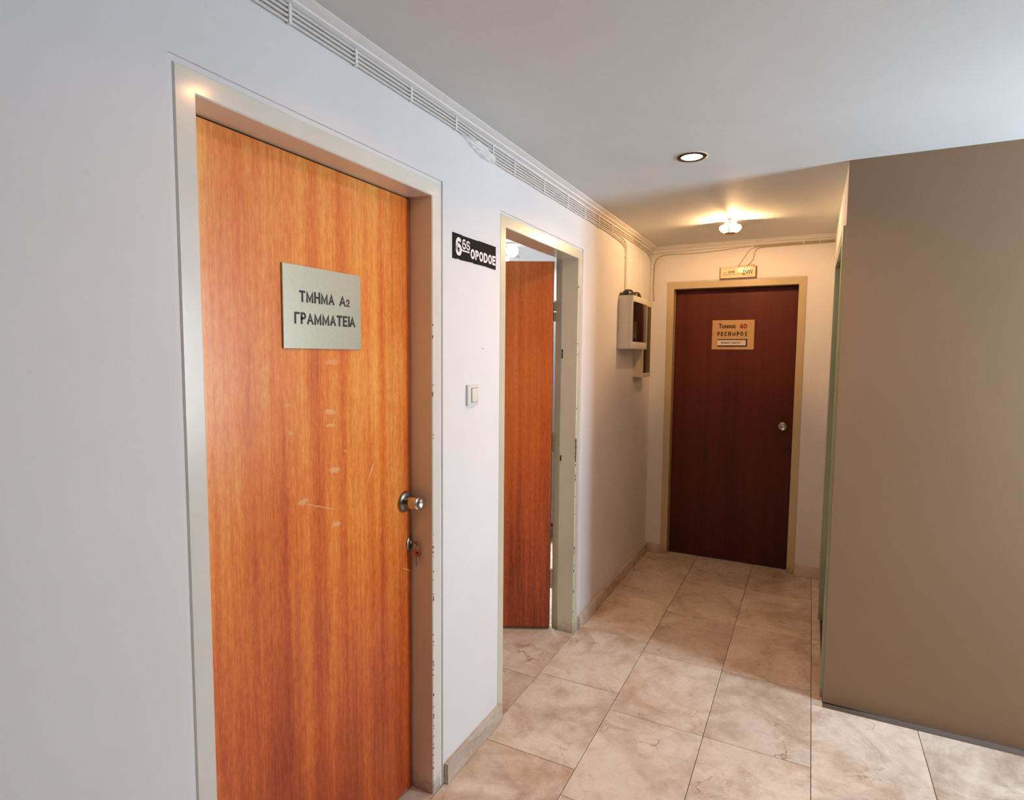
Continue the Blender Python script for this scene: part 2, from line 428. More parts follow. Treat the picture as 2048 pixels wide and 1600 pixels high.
def arc(cx, cz, rx, rz, a0, a1, n=8):
    return [(cx+rx*math.cos(math.radians(a0+(a1-a0)*k/n)), cz+rz*math.sin(math.radians(a0+(a1-a0)*k/n))) for k in range(n+1)]
GL = {
 'T': [[(0, 1), (1, 1)], [(.5, 1), (.5, 0)]],
 'M': [[(0, 0), (0, 1), (.5, .12), (1, 1), (1, 0)]],
 'H': [[(0, 0), (0, 1)], [(1, 0), (1, 1)], [(0, .52), (1, .52)]],
 'A': [[(0, 0), (.5, 1), (1, 0)], [(.30, .30), (.70, .30)]],
 'G': [[(0, 0), (0, 1), (1, 1)]],
 'P': [[(0, 0), (0, 1)] + arc(.55, .74, .45, .26, 90, -90) + [(0, .48)]],
 'D': [[(0, 0), (0, 1)] + arc(.4, .5, .6, .5, 90, -90, 10) + [(0, 0)]],
 'E': [[(1, 1), (0, 1), (0, 0), (1, 0)], [(0, .52), (.86, .52)]],
 'I': [[(.5, 0), (.5, 1)]],
 'L': [[(0, 1), (0, 0), (1, 0)]],
 '2': [arc(.5, .70, .46, .30, 165, -35) + [(0, 0), (1, 0)]],
 'O': [arc(.5, .5, .5, .5, 90, 450, 20)],
 'C': [arc(.5, .5, .5, .5, 50, 310, 14)],
 '6': [arc(.5, .68, .48, .32, 55, 180, 6) + arc(.5, .28, .5, .30, 180, 360, 10) + arc(.5, .28, .5, .30, 0, 160, 8)],
 'S': [arc(.5, .75, .48, .25, 30, 250, 10) + arc(.5, .25, .48, .25, 70, -160, 10)],
 'R': [[(0, 0), (0, 1)] + arc(.55, .74, .45, .26, 90, -90) + [(0, .48)], [(.45, .48), (1, 0)]],
}
WID = {'I': .12, 'M': 1.15, '2': .8, 'L': .75, 'E': .8, 'T': .95, 'G': .8, 'P': .82}
def ribbon(bm, pts, t, y, depth):
    closed = (Vector(pts[0])-Vector(pts[-1])).length < 1e-5
    P = [Vector(p) for p in pts]
    if closed: P = P[:-1]
    n = len(P); Lf, Rt = [], []
    for i, p in enumerate(P):
        a = P[i-1] if (i > 0 or closed) else None; b = P[(i+1) % n] if (i < n-1 or closed) else None
        d1 = (p-a).normalized() if a is not None else (b-p).normalized()
        d2 = (b-p).normalized() if b is not None else d1
        nn = (Vector((-d1.y, d1.x))+Vector((-d2.y, d2.x)))
        nn = nn.normalized() if nn.length > 1e-6 else Vector((-d1.y, d1.x))
        k = 1/max(.55, nn.dot(Vector((-d1.y, d1.x))))
        Lf.append(p+nn*t/2*k); Rt.append(p-nn*t/2*k)
    def V(q, yy): return bm.verts.new((q.x, yy, q.y))
    F1 = [(V(a, y-depth), V(b, y-depth), V(a, y), V(b, y)) for a, b in zip(Lf, Rt)]
    m = n if closed else n-1
    for i in range(m):
        a, b = F1[i], F1[(i+1) % n]
        bm.faces.new((a[0], a[1], b[1], b[0])); bm.faces.new((a[0], b[0], b[2], a[2])); bm.faces.new((a[1], a[3], b[3], b[1]))
def strokes(name, s, x0, x1, z0, z1, y, mat, parent, t=.16, gap=.28, depth=.0008):
    """painted capitals from mitred strokes, fitted to a rectangle; t = stroke / height"""
    h = z1-z0; tw = t*h
    ws = [WID.get(c, 1.0) if c != ' ' else .6 for c in s]; tot = sum(ws)+gap*(len(s)-1)
    u = (x1-x0)/tot; x = x0; bm = BM(); k = 0
    for c, w in zip(s, ws):
        if c != ' ':
            gw = max(w*u-tw, .0005)
            for pl in GL[c]:
                pts = [(x+tw/2+px*gw, z0+tw/2+pz*(h-tw)) for px, pz in pl]
                if (Vector(pts[0])-Vector(pts[-1])).length > 1e-5:      # butt ends reach the cap height
                    a = Vector(pts[0]); a = a+(a-Vector(pts[1])).normalized()*tw/2; e = Vector(pts[-1]); e = e+(e-Vector(pts[-2])).normalized()*tw/2
                    pts = [tuple(a)]+pts[1:-1]+[tuple(e)]
                ribbon(bm, pts, tw, y, depth+.00004*(k % 5)); k += 1
        x += (w+gap)*u
    for v in bm.verts: v.co.z = min(max(v.co.z, z0), z1)
    return obj(name, bm, mat, parent, smooth=None)

LEFT = PI/2      # local X -> world +y, viewer side (-Y) -> world +x
H = 2.45; L = 4.714

# ================================================================== STRUCTURE
# ---- floor slab and individual marble tiles
fl = box_obj('floor', (-3.2, 3.7, -2.4, 5.4, -0.12, -0.006), M['grout'], kind='structure', rebase=False)
tile_mesh = {}
def tile(x0, x1, y0, y1):
    g = 0.0013
    w, d = round(x1-x0, 4), round(y1-y0, 4)
    if w < 0.02 or d < 0.02: return
    if (w, d) not in tile_mesh:
        bm = BM(); b_box(bm, g, w-g, g, d-g, -0.010, 0.0, bev=0.0008, seg=1)
        tile_mesh[(w, d)] = finish(bm, 'tile', M['floor'])
    o = bpy.data.objects.new('tile', tile_mesh[(w, d)]); COL.objects.link(o)
    o.location = (x0, y0, random.uniform(-0.0005, 0.0004)); o.parent = fl
cols = [(-1.21, -0.81, 2.30, .575), (-0.81, -0.405, 2.55, .575), (-0.405, 0.0, 2.566, .575), (0.0, 0.407, 2.041, .573),
        (0.407, 0.815, 1.893, .586), (0.815, 1.221, 1.893, .586)]
for x0, x1, y0, p in cols:
    lo = 4.80 if x1 > 0 else 5.0
    ys = []; y = y0
    while y > 0.9: y -= p
    while y < lo: ys.append(y); y += p
    ys.append(lo) if lo - ys[-1] > 0.05 else None
    for a, b in zip(ys, ys[1:]): tile(x0, x1, a, b)
# narrow border course along the right wall, then the lobby floor
ys = [0.3, 0.95, 1.6, 2.25, 2.95, 3.481, 3.652, 4.165, 4.508, 4.71]
for a, b in zip(ys, ys[1:]): tile(1.221, 1.268 if a >= 2.9 else 1.63, a, b)
for i in range(4):
    for j in range(5):
        tile(1.63+i*.405, 1.63+(i+1)*.405, 0.02+j*.586, 0.02+(j+1)*.586)
bm = BM()
for i in range(9):
    for j in range(5):
        x = -0.005+i*.4075; y = 0.9-.586*(j+1) if i < 3 else (0.02-.586*(j+1))
        if i >= 3 and x < 1.22: y = 0.9-.586*(j+1)
        b_box(bm, x+.0015, x+.406, y+.0015, y+.5845, -.01, 0)
obj('tile_field_behind', bm, M['floor'], fl, kind='stuff')

# ---- left wall with two door openings
G = 0.012
D1 = dict(lo=0.779, li=0.8274, ri=1.6793, ro=1.7277, ti=2.1276, to=2.1766)
D2 = dict(lo=2.1733, li=2.218, ri=3.0786, ro=3.1296, ti=2.1247, to=2.1722)
D3 = dict(lo=0.1244, li=0.1738, ri=1.0528, ro=1.1049, ti=2.1184, to=2.1641)
bm = BM()
b_box(bm, -.14, 0, -2.3, D1['lo']-G, 0, H); b_box(bm, -.14, 0, D1['lo']-G, D1['ro']+G, D1['to']+G, H)
b_box(bm, -.14, 0, D1['ro']+G, D2['lo']-G, 0, H); b_box(bm, -.14, 0, D2['lo']-G, D2['ro']+G, D2['to']+G, H)
b_box(bm, -.14, 0, D2['ro']+G, L+.02, 0, H)
wl = obj('wall_left', bm, M['wall'], kind='structure', rebase=False, smooth=None)
# recessed plaster strips around the frames
def groove(D, dep, wall, to_world):
    bm = BM()
    for a, b, z0, z1 in ((D['lo']-G-.001, D['lo']+.004, 0, D['to']+G), (D['ro']-.004, D['ro']+G+.001, 0, D['to']+G),
                         (D['lo']+.0041, D['ro']-.0041, D['to']-.004, D['to']+G+.001)):
        b_box(bm, *to_world(a, b, -.13, -dep), z0, z1)
    obj('plaster_recess', bm, M['wall'], wall, smooth=None)
groove(D1, .006, wl, lambda a, b, n, f: (n, f, a, b))
groove(D2, .006, wl, lambda a, b, n, f: (n, f, a, b))
# rough plaster lump under the cables
bm = BM()
pts = [(1.848, 2.386), (1.90, 2.366), (1.95, 2.352), (2.0, 2.343), (2.06, 2.341), (2.12, 2.347), (2.13, 2.37), (2.08, 2.388), (2.0, 2.397), (1.93, 2.398), (1.87, 2.396)]
ctr = bm.verts.new((0.012, 1.99, 2.372)); rim = [bm.verts.new((-.002, y, z)) for y, z in pts]
mid = [bm.verts.new((0.010+random.uniform(-.004, .006), 1.99+(y-1.99)*.72+random.uniform(-.006, .006), 2.372+(z-2.372)*.7+random.uniform(-.002, .002))) for y, z in pts]
n = len(pts)
for i in range(n):
    j = (i+1) % n
    bm.faces.new((rim[i], rim[j], mid[j], mid[i])); bm.faces.new((mid[i], mid[j], ctr))
bmesh.ops.subdivide_edges(bm, edges=bm.edges[:], cuts=2, use_grid_fill=True)
for v in bm.verts:
    if v.co.x > 0: v.co += Vector((random.uniform(-.003, .004), random.uniform(-.003, .003), random.uniform(-.003, .003)))
obj('plaster_patch', bm, M['patch'], wl)

bm = BM()
for y, z in ((3.391, 1.865), (1.30, 2.44), (2.02, 1.62), (4.02, 1.32)):
    b_lathe(bm, [(0, -.0005), (.0028, -.0005), (.0022, .0008), (0, .0008)], (1, 0, 0), (0, y, z), 8)
obj('nail_hole', bm, M['hole'], wl, kind='stuff')
# ---- end wall
bm = BM()
b_box(bm, -.02, D3['lo']-G, L, L+.14, 0, H); b_box(bm, D3['ro']+G, 1.5, L, L+.14, 0, H)
b_box(bm, D3['lo']-G, D3['ro']+G, L, L+.14, D3['to']+G, H)
b_box(bm, -.02, 1.5, L+.15, L+.3, 0, H)  # unseen backing added behind door 3 against daylight leaks
we = obj('wall_back', bm, M['wall'], kind='structure', rebase=False, smooth=None)
groove(D3, .006, we, lambda a, b, n, f: (a, b, L-f-.0+.0, L-n))

# ---- right wall of the corridor with its green framed door, and the lobby
XR = 1.268
bm = BM()
b_box(bm, XR, XR+.14, 4.02, L+.02, 0, H); b_box(bm, XR, XR+.14, 3.03, 4.02, 2.19, H)
b_box(bm, XR+.14, XR+.2, 3.15, L+.02, 0, H)
obj('wall_right', bm, M['wall'], kind='structure', rebase=False, smooth=None)
box_obj('wall_lobby_back', (XR+.0002, 3.6, 2.9985, 3.0295, 0, H), M['tan_wall'], kind='structure', rebase=False, smooth=None)
box_obj('wall_lobby_front', (-.2, 3.6, -2.35, -2.2, 0, H), M['tan_wall'], kind='structure', rebase=False, smooth=None)
bm = BM()
b_box(bm, 3.4, 3.52, -2.3, WIN[0], 0, H); b_box(bm, 3.4, 3.52, WIN[1], 3.1, 0, H)
b_box(bm, 3.4, 3.52, WIN[0], WIN[1], 0, WIN[2]); b_box(bm, 3.4, 3.52, WIN[0], WIN[1], WIN[3], H)
obj('wall_lobby_right', bm, M['tan_wall'], kind='structure', rebase=False, smooth=None)
bm = BM()
for a, b, c, d in ((WIN[0], WIN[0]+.05, WIN[2], WIN[3]), (WIN[1]-.05, WIN[1], WIN[2], WIN[3]), (WIN[0]+.05, WIN[1]-.05, WIN[2], WIN[2]+.05),
                   (WIN[0]+.05, WIN[1]-.05, WIN[3]-.05, WIN[3]), (2.57, 2.61, WIN[2]+.05, WIN[3]-.05)):
    b_box(bm, 3.44, 3.49, a, b, c, d)
obj('window_1', bm, M['win_frame'], kind='structure', rebase=False)
# unseen box added behind door 1, keeps daylight out of its gaps
bm = BM(); b_box(bm, -.32, -.30, .6, 1.9, -.1, H); b_box(bm, -.32, -.14, .6, .62, -.1, H); b_box(bm, -.32, -.14, 1.88, 1.90, -.1, H)
obj('daylight_block', bm, M['edge'], kind='structure', rebase=False, smooth=None)
# office behind door 2
bm = BM(); b_box(bm, -2.9, -2.8, 1.9, 5.3, 0, H); b_box(bm, -2.9, -.14, 1.905, 2.0, 0, H); b_box(bm, -2.9, -.02, 5.1, 5.3, 0, H)
b_box(bm, -.14, -.02, L, 5.2, 0, H)
obj('wall_office', bm, M['wall'], kind='structure', rebase=False, smooth=None)
box_obj('ceiling', (-3.2, 3.7, -2.4, 5.4, H, H+.12), M['ceil'], kind='structure', rebase=False, smooth=None)

# ---- cornices
prof = [(0, .0), (0, -.021), (.006, -.021), (.012, -.018), (.019, -.016), (.020, -.011), (.034, -.007), (.044, -.002), (.044, .0)]
bm = BM(); b_prism(bm, [(x, 0, z) for x, z in prof], (0, -2.2, H), (0, L, H))
obj('trim_1', bm, M['cornice'], kind='structure', rebase=False)
bm = BM(); b_prism(bm, [(0, -x, z) for x, z in prof], (0, L, H), (XR, L, H))
obj('trim_2', bm, M['cornice'], kind='structure', rebase=False)

# ---- marble skirtings
def skirting(name, dims):
    box_obj(name, dims, M['skirt'], bev=.003, kind='structure', rebase=False)
skirting('baseboard_left', (0.0, .019, D1['ro']+.018, D2['lo']+.004, 0.0005, .078))
skirting('baseboard_left_far', (0.0, .019, D2['ro']+.014, L, 0.0005, .078))
skirting('baseboard_left_near', (0.0, .019, -2.2, D1['lo']-.02, 0.0005, .078))
skirting('baseboard_back', (.019, D3['lo']-.006, L-.019, L, 0.0005, .078))
skirting('baseboard_back_right', (D3['ro']+.006, XR-.001, L-.019, L, 0.0005, .078))

# ---- doors
def door_frame(root, D, off, depth, mat, front=.002, stop=.095):
    """local x = along wall minus off; face at y=front (slightly behind the plaster)"""
    lo, li, ri, ro = (D[k]-off for k in ('lo', 'li', 'ri', 'ro'))
    bm = BM()
    # mitred U section, one continuous welded frame
    def ring(pf):
        # pf(y) list of (inset, y): inset 0 = inner edge, 1 = outer edge
        return
    sec = [(0, front+.003), (.003, front), (ro-ri-.003, front), (ro-ri, front+.003), (ro-ri, depth), (.014, depth), (.014, stop+.004), (0, stop+.004)]
    path = [(li, 0, -1, 0), (li, D['ti'], -1, 1), (ri, D['ti'], 1, 1), (ri, 0, 1, 0)]
    rings = []
    for px, pz, sx, sz in path:
        rings.append([bm.verts.new((px+sx*w, y, pz+sz*w)) for w, y in sec])
    n = len(sec)
    for a, b in zip(rings, rings[1:]):
        for i in range(n): bm.faces.new((a[i], a[(i+1) % n], b[(i+1) % n], b[i]))
    bm.faces.new(rings[0]); bm.faces.new(rings[-1])
    return obj('door_frame', bm, mat, root, smooth=20)

def leaf(root, x0, x1, y0, y1, z0, z1, mat, name='door_leaf'):
    bm = BM(); b_box(bm, x0, x1, y0, y1, z0, z1, bev=.0015, seg=1)
    return obj(name, bm, mat, root)

def chips(root, spots, mat, name='paint_chips'):
    """spots: (x, y, z, size, normal axis) small ragged flakes on the frame edge"""
    bm = BM()
    for x, y, z, s in spots:
        n = random.randint(5, 7); c = []
        hgt = s*random.uniform(.8, 1.8)
        for k in range(n):
            a = 2*PI*k/n; c.append((x+math.cos(a)*s*.55*random.uniform(.6, 1.2), z+math.sin(a)*hgt*random.uniform(.6, 1.2)))
        f = [bm.verts.new((px, y-.0006, pz)) for px, pz in c]; b = [bm.verts.new((px, y+.001, pz)) for px, pz in c]
        bm.faces.new(f); bm.faces.new(b)
        for i in range(n): bm.faces.new((f[i], f[(i+1) % n], b[(i+1) % n], b[i]))
    return obj(name, bm, mat, root, kind='stuff', smooth=None)

def knob(root, x, y, z, parent=None, s=1.0):
    """round knob projecting to -y from the leaf face at y"""
    bm = BM(); b_lathe(bm, [(.0, 0), (.037*s, 0), (.037*s, .003), (.034*s, .008), (.026*s, .011), (.020*s, .012), (.0, .012)], (0, -1, 0), (x, y, z), 36)
    k = obj('door_knob', bm, M['steel_dark'], root)
    bm = BM(); b_lathe(bm, [(.0, .010), (.0175*s, .010), (.0175*s, .016), (.0205*s, .021), (.0225*s, .032), (.0250*s, .044), (.0250*s, .055), (.0225*s, .061), (.018*s, .0635), (.010*s, .060), (.004*s, .0585), (.0, .0585)], (0, -1, 0), (x, y, z), 36)
    obj('knob_grip', bm, M['steel'], k)
    bm = BM(); b_box(bm, x-.0012, x+.0012, y-.0592, y-.0580, z-.004, z+.004); obj('knob_keyhole', bm, M['hole'], k)
    return k

# door 1 : nearest, closed, orange veneer
o1 = 1.70
d1 = empty('door_1', (0, o1, 0), LEFT, kind='structure')
door_frame(d1, D1, o1, .14, M['frame'])
lf = leaf(d1, D1['li']+.003-o1, D1['ri']-.0045-o1, .093, .135, .007, D1['ti']-.004, M['wood1'])
bm = BM(); b_box(bm, D1['li']-.01-o1, D1['ri']+.012-o1, .136, .139, 0, D1['ti']+.012); obj('gap_shade_sheet', bm, M['hole'], d1)  # black sheet behind the leaf, paints the shade in its gaps
kn = knob(d1, 1.640-o1, .093, 1.080)
bm = BM(); bl = [(.0, 0), (.0165, 0), (.0165, .003), (.013, .005), (0, .005)]
b_lathe(bm, bl, (0, -1, 0), (1.664-o1, .093, .921), 28)
for v in bm.verts: v.co.z = .921+(v.co.z-.921)*1.6
es = obj('keyhole_plate', bm, M['steel_dark'], d1)
bm = BM(); b_box(bm, 1.6610-o1, 1.6670-o1, .0872, .0885, .908, .921); obj('keyhole', bm, M['hole'], es)
bm = BM(); b_lathe(bm, [(0, .004), (.006, .004), (.006, .010), (.003, .012), (0, .012)], (0, -1, 0), (1.664-o1, .093, .929), 16); obj('lock_cylinder', bm, M['brass'], es)
random.seed(3)
sp = []
for z in [1.695, 1.655, 1.49, 1.46, 1.452, 1.317, 1.305, .964, .919, .901, .885, .83, .80, .748, .735, .728, .60, .574, .56, .50, .49, .485, .47, .45, .376, .33, .30, .295, .29, .26, .25, .22, .19, .173, .15, .12, .10, .07, .05, .03]:
    sp.append((D1['ri']+.002+random.uniform(0, .003)-o1, .0022, z, random.uniform(.0022, .005)))
chips(d1, sp, M['chip_red'])

# door 2 : open inward
o2 = 2.648
d2 = empty('door_2', (0, o2, 0), LEFT, kind='structure')
door_frame(d2, D2, o2, .14, M['frame2'])
sp = []
for z, s in [(1.97, .004), (1.66, .004), (1.60, .003), (1.30, .003), (1.12, .006), (1.10, .006), (1.085, .007), (1.07, .005), (1.05, .006), (1.03, .007), (1.01, .006), (.98, .004), (.92, .005), (.90, .005), (.80, .003), (.70, .003), (.55, .003), (.50, .005), (.48, .004), (.40, .004), (.37, .004), (.25, .008), (.10, .003), (.13, .003)]:
    sp.append((D2['ri']+.003-o2, .0020, z, s*1.5))
chips(d2, sp, M['chip_black'])
bm = BM()                                           # chips on the reveal edge (stop side)
for z, s in [(1.62, .010), (1.60, .008), (1.585, .006), (1.02, .010), (1.005, .008)]:
    b_box(bm, D2['ri']-.0012-o2, D2['ri']+.001-o2, .088, .096, z-s, z+s)
obj('paint_chips', bm, M['chip_black'], d2, kind='stuff')
hinge = Vector((-.145, 3.066, 0)); ang = math.radians(25.6)
lr = empty('open_leaf', (0, 0, 0)); lr.parent = d2
# place in world terms: door root is rotated by 90 degrees
lr.matrix_parent_inverse = Matrix.Identity(4)
wm = Matrix.Translation(hinge) @ Matrix.Rotation(ang, 4, 'Z')
pm = Matrix.Translation(Vector((0, o2, 0))) @ Matrix.Rotation(LEFT, 4, 'Z')
lr.matrix_basis = pm.inverted() @ wm
COL.objects.unlink(lr); bpy.data.objects.remove(lr)
loc = pm.inverted() @ wm
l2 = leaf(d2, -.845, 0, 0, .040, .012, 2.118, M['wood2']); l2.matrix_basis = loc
bm = BM(); b_box(bm, .0005, .003, .001, .039, .012, 2.118); eg = obj('leaf_edge', bm, M['edge'], l2)
bm = BM(); b_box(bm, -.84, -.005, -.003, .043, .003, .0115); obj('draught_strip', bm, M['steel_dark'], l2)
for z in (1.84, 1.10, .30):
    bm = BM()
    b_tube(bm, [(.010, .008, z-.055), (.010, .008, z-.002)], .0055, 10); b_tube(bm, [(.010, .008, z+.002), (.010, .008, z+.055)], .0055, 10)
    b_box(bm, .003, .0045, .008, .036, z-.05, z+.05)
    b_lathe(bm, [(0, 0), (.004, 0), (.0045, .005), (.002, .009), (0, .009)], (0, 0, 1), (.010, .008, z+.055), 10)
    obj('hinge', bm, M['steel'], d2).matrix_basis = loc

# door 3 : end of the corridor
o3 = .614
d3 = empty('door_3', (o3, L, 0), 0, kind='structure')
door_frame(d3, D3, o3, .14, M['frame3'])
leaf(d3, D3['li']+.003-o3, D3['ri']-.003-o3, .095, .137, .006, D3['ti']-.004, M['wood3'])
bm = BM(); b_box(bm, D3['li']-.01-o3, D3['ri']+.012-o3, .138, .142, 0, D3['ti']+.012); obj('gap_shade_sheet', bm, M['hole'], d3)  # same black sheet, dark colour stands in for gap shade
knob(d3, .985-o3, .095, 1.080, s=.95)
bm = BM(); b_lathe(bm, [(.0, 0), (.0155, 0), (.0155, .003), (.013, .005), (0, .005)], (0, -1, 0), (1.012-o3, .095, .922), 24)
for v in bm.verts: v.co.z = .922+(v.co.z-.922)*1.6
obj('keyhole_plate', bm, M['black'], d3)

# door 4 : green framed door on the right wall, seen edge on
o4 = 3.525
d4 = empty('door_4', (XR, o4, 0), -LEFT, kind='structure')
bm = BM(); b_box(bm, -.49, -.43, -.012, .10, 0, 2.18, bev=.003); b_box(bm, .43, .49, -.012, .10, 0, 2.18, bev=.003); b_box(bm, -.43, .43, -.012, .10, 2.12, 2.18, bev=.003)
obj('door_frame', bm, M['green'], d4)
leaf(d4, -.428, .428, .05, .09, .006, 2.118, M['wood3'])

# ================================================================== THINGS
def label(o, lab, cat, group=None):
    o['label'] = lab; o['category'] = cat
    if group: o['group'] = group
    return o

# ---- office behind door 2
t = empty('filing_cabinet', (-.85, 4.72, 0))
label(t, 'tall grey metal cabinet seen through the gap beside the open door', 'cabinet')
bm = BM(); b_box(bm, -.45, .45, -.22, .22, .18, 1.93, bev=.004); obj('body', bm, M['locker'], t)
bm = BM(); b_box(bm, -.445, -.003, -.236, -.2205, .20, 1.91, bev=.003); obj('cabinet_door', bm, M['locker'], t)
bm = BM(); b_box(bm, .003, .445, -.236, -.2205, .20, 1.91, bev=.003); obj('cabinet_door', bm, M['locker'], t)
for sx in (-.40, .40):
    for sy in (-.17, .17):
        bm = BM(); b_box(bm, sx-.02, sx+.02, sy-.02, sy+.02, 0, .18); obj('leg', bm, M['steel_dark'], t)
t = empty('tube_light', (-1.25, 4.05, H))
label(t, 'bright white tube light on the ceiling of the room behind the open door', 'light')
bm = BM(); b_box(bm, -.10, .10, -.62, .62, -.025, 0, bev=.004); obj('housing', bm, M['win_frame'], t)
bm = BM(); b_tube(bm, [(0, -.58, -.03), (0, .58, -.03)], .013, 12); obj('tube', bm, M['tube_on'], t)
t = empty('globe_light', (-.925, 4.08, H))
label(t, 'glowing round ceiling globe seen above the open door leaf', 'light')
bm = BM(); b_lathe(bm, [(0, 0), (.05, 0), (.05, .015), (0, .015)], (0, 0, -1), (0, 0, 0), 20); obj('mount', bm, M['win_frame'], t)
bm = BM(); b_lathe(bm, [(.02, .012)] + [(.048*math.sin(a), .058-.048*math.cos(a)) for a in [PI*k/12 for k in range(2, 12)]] + [(0, .106)], (0, 0, -1), (0, 0, 0), 24); obj('globe', bm, M['tube_on'], t)

# ---- signs
def sign_panel(root, x0, x1, z0, z1, th, mat, bev=.0008, name='panel', y=0.0):
    bm = BM(); b_box(bm, x0, x1, y-th, y, z0, z1, bev=bev, seg=1); return obj(name, bm, mat, root)

t = empty('door_sign', (-.0925, 1.2685, 1.608), LEFT)
label(t, 'square silvery sign reading ΤΜΗΜΑ Α2 ΓΡΑΜΜΑΤΕΙΑ on the nearest orange door', 'sign')
sign_panel(t, -.1505, .1495, 0, .225, .005, M['sign_m'])
strokes('lettering', 'TMHMA', -.0945, .0365, .1265, .158, -.005, M['ink'], t, .19, .16)
strokes('lettering', 'A', .0575, .0835, .1265, .158, -.005, M['ink'], t, .19)
strokes('lettering', '2', .0855, .1005, .1265, .149, -.005, M['ink'], t, .19)
strokes('lettering', 'GPAMMATEIA', -.113, .123, .067, .099, -.005, M['ink'], t, .19, .16)

t = empty('floor_sign', (0, 1.8, 1.939), LEFT)
label(t, 'black sign with white letters OPODOE on the wall between the left doors', 'sign')
bm = BM()
top = [(0, .091), (.06, .0905), (.062, .089), (.18, .0895), (.184, .091), (.319, .090)]
bot = [(.319, -.001), (.26, .0005), (.24, .002), (.15, .0005), (.14, .003), (.10, .001), (.05, .0005), (.045, .003), (.02, .0), (0, .0005)]
pl = top[::1] + bot
b_prism(bm, [(x, 0, z) for x, z in pl], (0, -.003, 0), (0, 0, 0)); obj('panel', bm, M['sign_b'], t, smooth=None)
strokes('lettering', '6', .018, .058, .014, .079, -.003, M['white_ink'], t, .20)
strokes('lettering', '6', .062, .088, .042, .078, -.003, M['white_ink'], t, .17)
strokes('lettering', 'S', .091, .117, .042, .076, -.003, M['white_ink'], t, .17)
bm = BM(); b_box(bm, .061, .113, -.0038, -.003, .033, .0385); obj('underline', bm, M['white_ink'], t)
strokes('lettering', 'OPODOE', .121, .314, .015, .052, -.003, M['white_ink'], t, .22, .14)

t = empty('room_sign', (.609, L+.0945, 1.652), 0)
label(t, 'small tan sign on the dark end door with a framed white name strip', 'sign')
sign_panel(t, -.152, .152, 0, .225, .004, M['sign_t'])
text('lettering', 'Tonnoc', -.105, .020, .162, .198, -.004, M['ink'], t, .03)
text('lettering', '60', .050, .100, .160, .196, -.004, M['red_ink'], t, .03)
strokes('lettering', 'PECRMPO', -.112, .075, .104, .136, -.004, M['ink'], t, .2, .4)
strokes('lettering', 'C', .087, .102, .104, .136, -.004, M['ink'], t, .2)
bm = BM(); b_box(bm, -.110, .105, -.0055, -.004, .022, .080); nf = obj('name_frame', bm, M['ink'], t)
bm = BM(); b_box(bm, -.110, .095, -.0065, -.0055, .032, .072); obj('name_strip', bm, M['strip'], nf)
text('small_lettering', 'BPANOY BAFOY', -.083, .060, .044, .060, -.0065, M['ink'], nf, .01)

t = empty('light_box_sign', (.641, L, 2.178), 0)
label(t, 'narrow cream box sign with scrawled black marks above the end door', 'sign')
bm = BM(); b_box(bm, -.127, .128, -.022, 0, 0.001, .084, bev=.002); obj('box', bm, M['redbrown'], t)
bm = BM(); b_box(bm, -.122, .121, -.0245, -.022, .003, .082, bev=.001)
for v in bm.verts: v.co.z += .0
obj('face', bm, M['sign_c'], t)
text('lettering', 'ONE', -.068, -.020, .038, .054, -.0245, M['ink'], t, .02, slope=.06)
text('small_lettering', 'AET', -.104, -.082, .038, .046, -.0245, M['brown_ink'], t, .0)
text('small_lettering', 'MANUTOPOIEION B ITR', -.106, .030, .024, .033, -.0245, M['brown_ink'], t, .0, slope=.03)
text('lettering', 'Z/VVV', .030, .104, .024, .058, -.0245, M['ink'], t, .02, slope=.0)
for i in range(2):
    bm = BM(); b_lathe(bm, [(0, 0), (.003, 0), (.003, .001), (0, .001)], (0, -1, 0), (.042+.015*i, -.0245, .071), 10); obj('screw_hole', bm, M['hole'], t)
bm = BM(); b_box(bm, -.002, .052, -.018, -.004, .084, .091, bev=.001); obj('terminal_block', bm, M['copper'], t)
bm = BM(); b_box(bm, .088, .108, -.018, -.004, .084, .096, bev=.002); obj('terminal_block', bm, M['copper'], t)

# ---- light switch
t = empty('light_switch', (0, 1.937, 1.402), LEFT)
label(t, 'ivory rocker light switch on the white wall below the black sign', 'switch')
bm = BM(); b_box(bm, -.041, .041, -.010, 0, 0, .080, bev=.004); obj('plate', bm, M['switch'], t)
bm = BM(); b_box(bm, -.018, .028, -.0108, -.0100, .012, .067); obj('rocker_gap', bm, M['brown_ink'], t)
bm = BM(); b_box(bm, -.0165, .0265, -.0145, -.0102, .0135, .0655, bev=.0015)
for v in bm.verts:
    if v.co.y < -.0125: v.co.y += (v.co.z-.0135)/.052*.002
obj('rocker', bm, M['switch'], t)

# ---- key in the lock of door 1
t = empty('key_ring', (-.083, 1.664, .929), LEFT)
label(t, 'keys with orange-red head hanging from the lower lock of the nearest door', 'keys')
bm = BM(); b_tube(bm, [(0, .004, 0), (0, -.013, .001), (0, -.021, -.001)], .0022, 8, smooth=3); b_box(bm, -.0013, .0013, -.030, -.018, -.009, .006, bev=.0008)
obj('key_shank', bm, M['steel_dark'], t)
bm = BM()
b_tube(bm, [(.0065*math.sin(a), -.0240-.0080*math.sin(a), -.014-.012*math.cos(a)) for a in [2*PI*k/20 for k in range(21)]], .0013, 6)
obj('ring', bm, M['steel'], t)
bm = BM(); b_lathe(bm, [(0, -.0018), (.0130, -.0018), (.0135, 0), (.0130, .0018), (0, .0018)], (-.8, -.6, 0), (.001, -.024, -.037), 18); obj('key_head', bm, M['key_red'], t)
bm = BM(); b_lathe(bm, [(0, -.0022), (.0040, -.0022), (.0040, .0022), (0, .0022)], (-.8, -.6, 0), (.001, -.024, -.035), 12); obj('key_hole', bm, M['hole'], t)
bm = BM(); b_tube(bm, [(0, -.024, -.048), (.001, -.024, -.084)], .0031, 8); obj('key_blade', bm, M['steel_dark'], t)

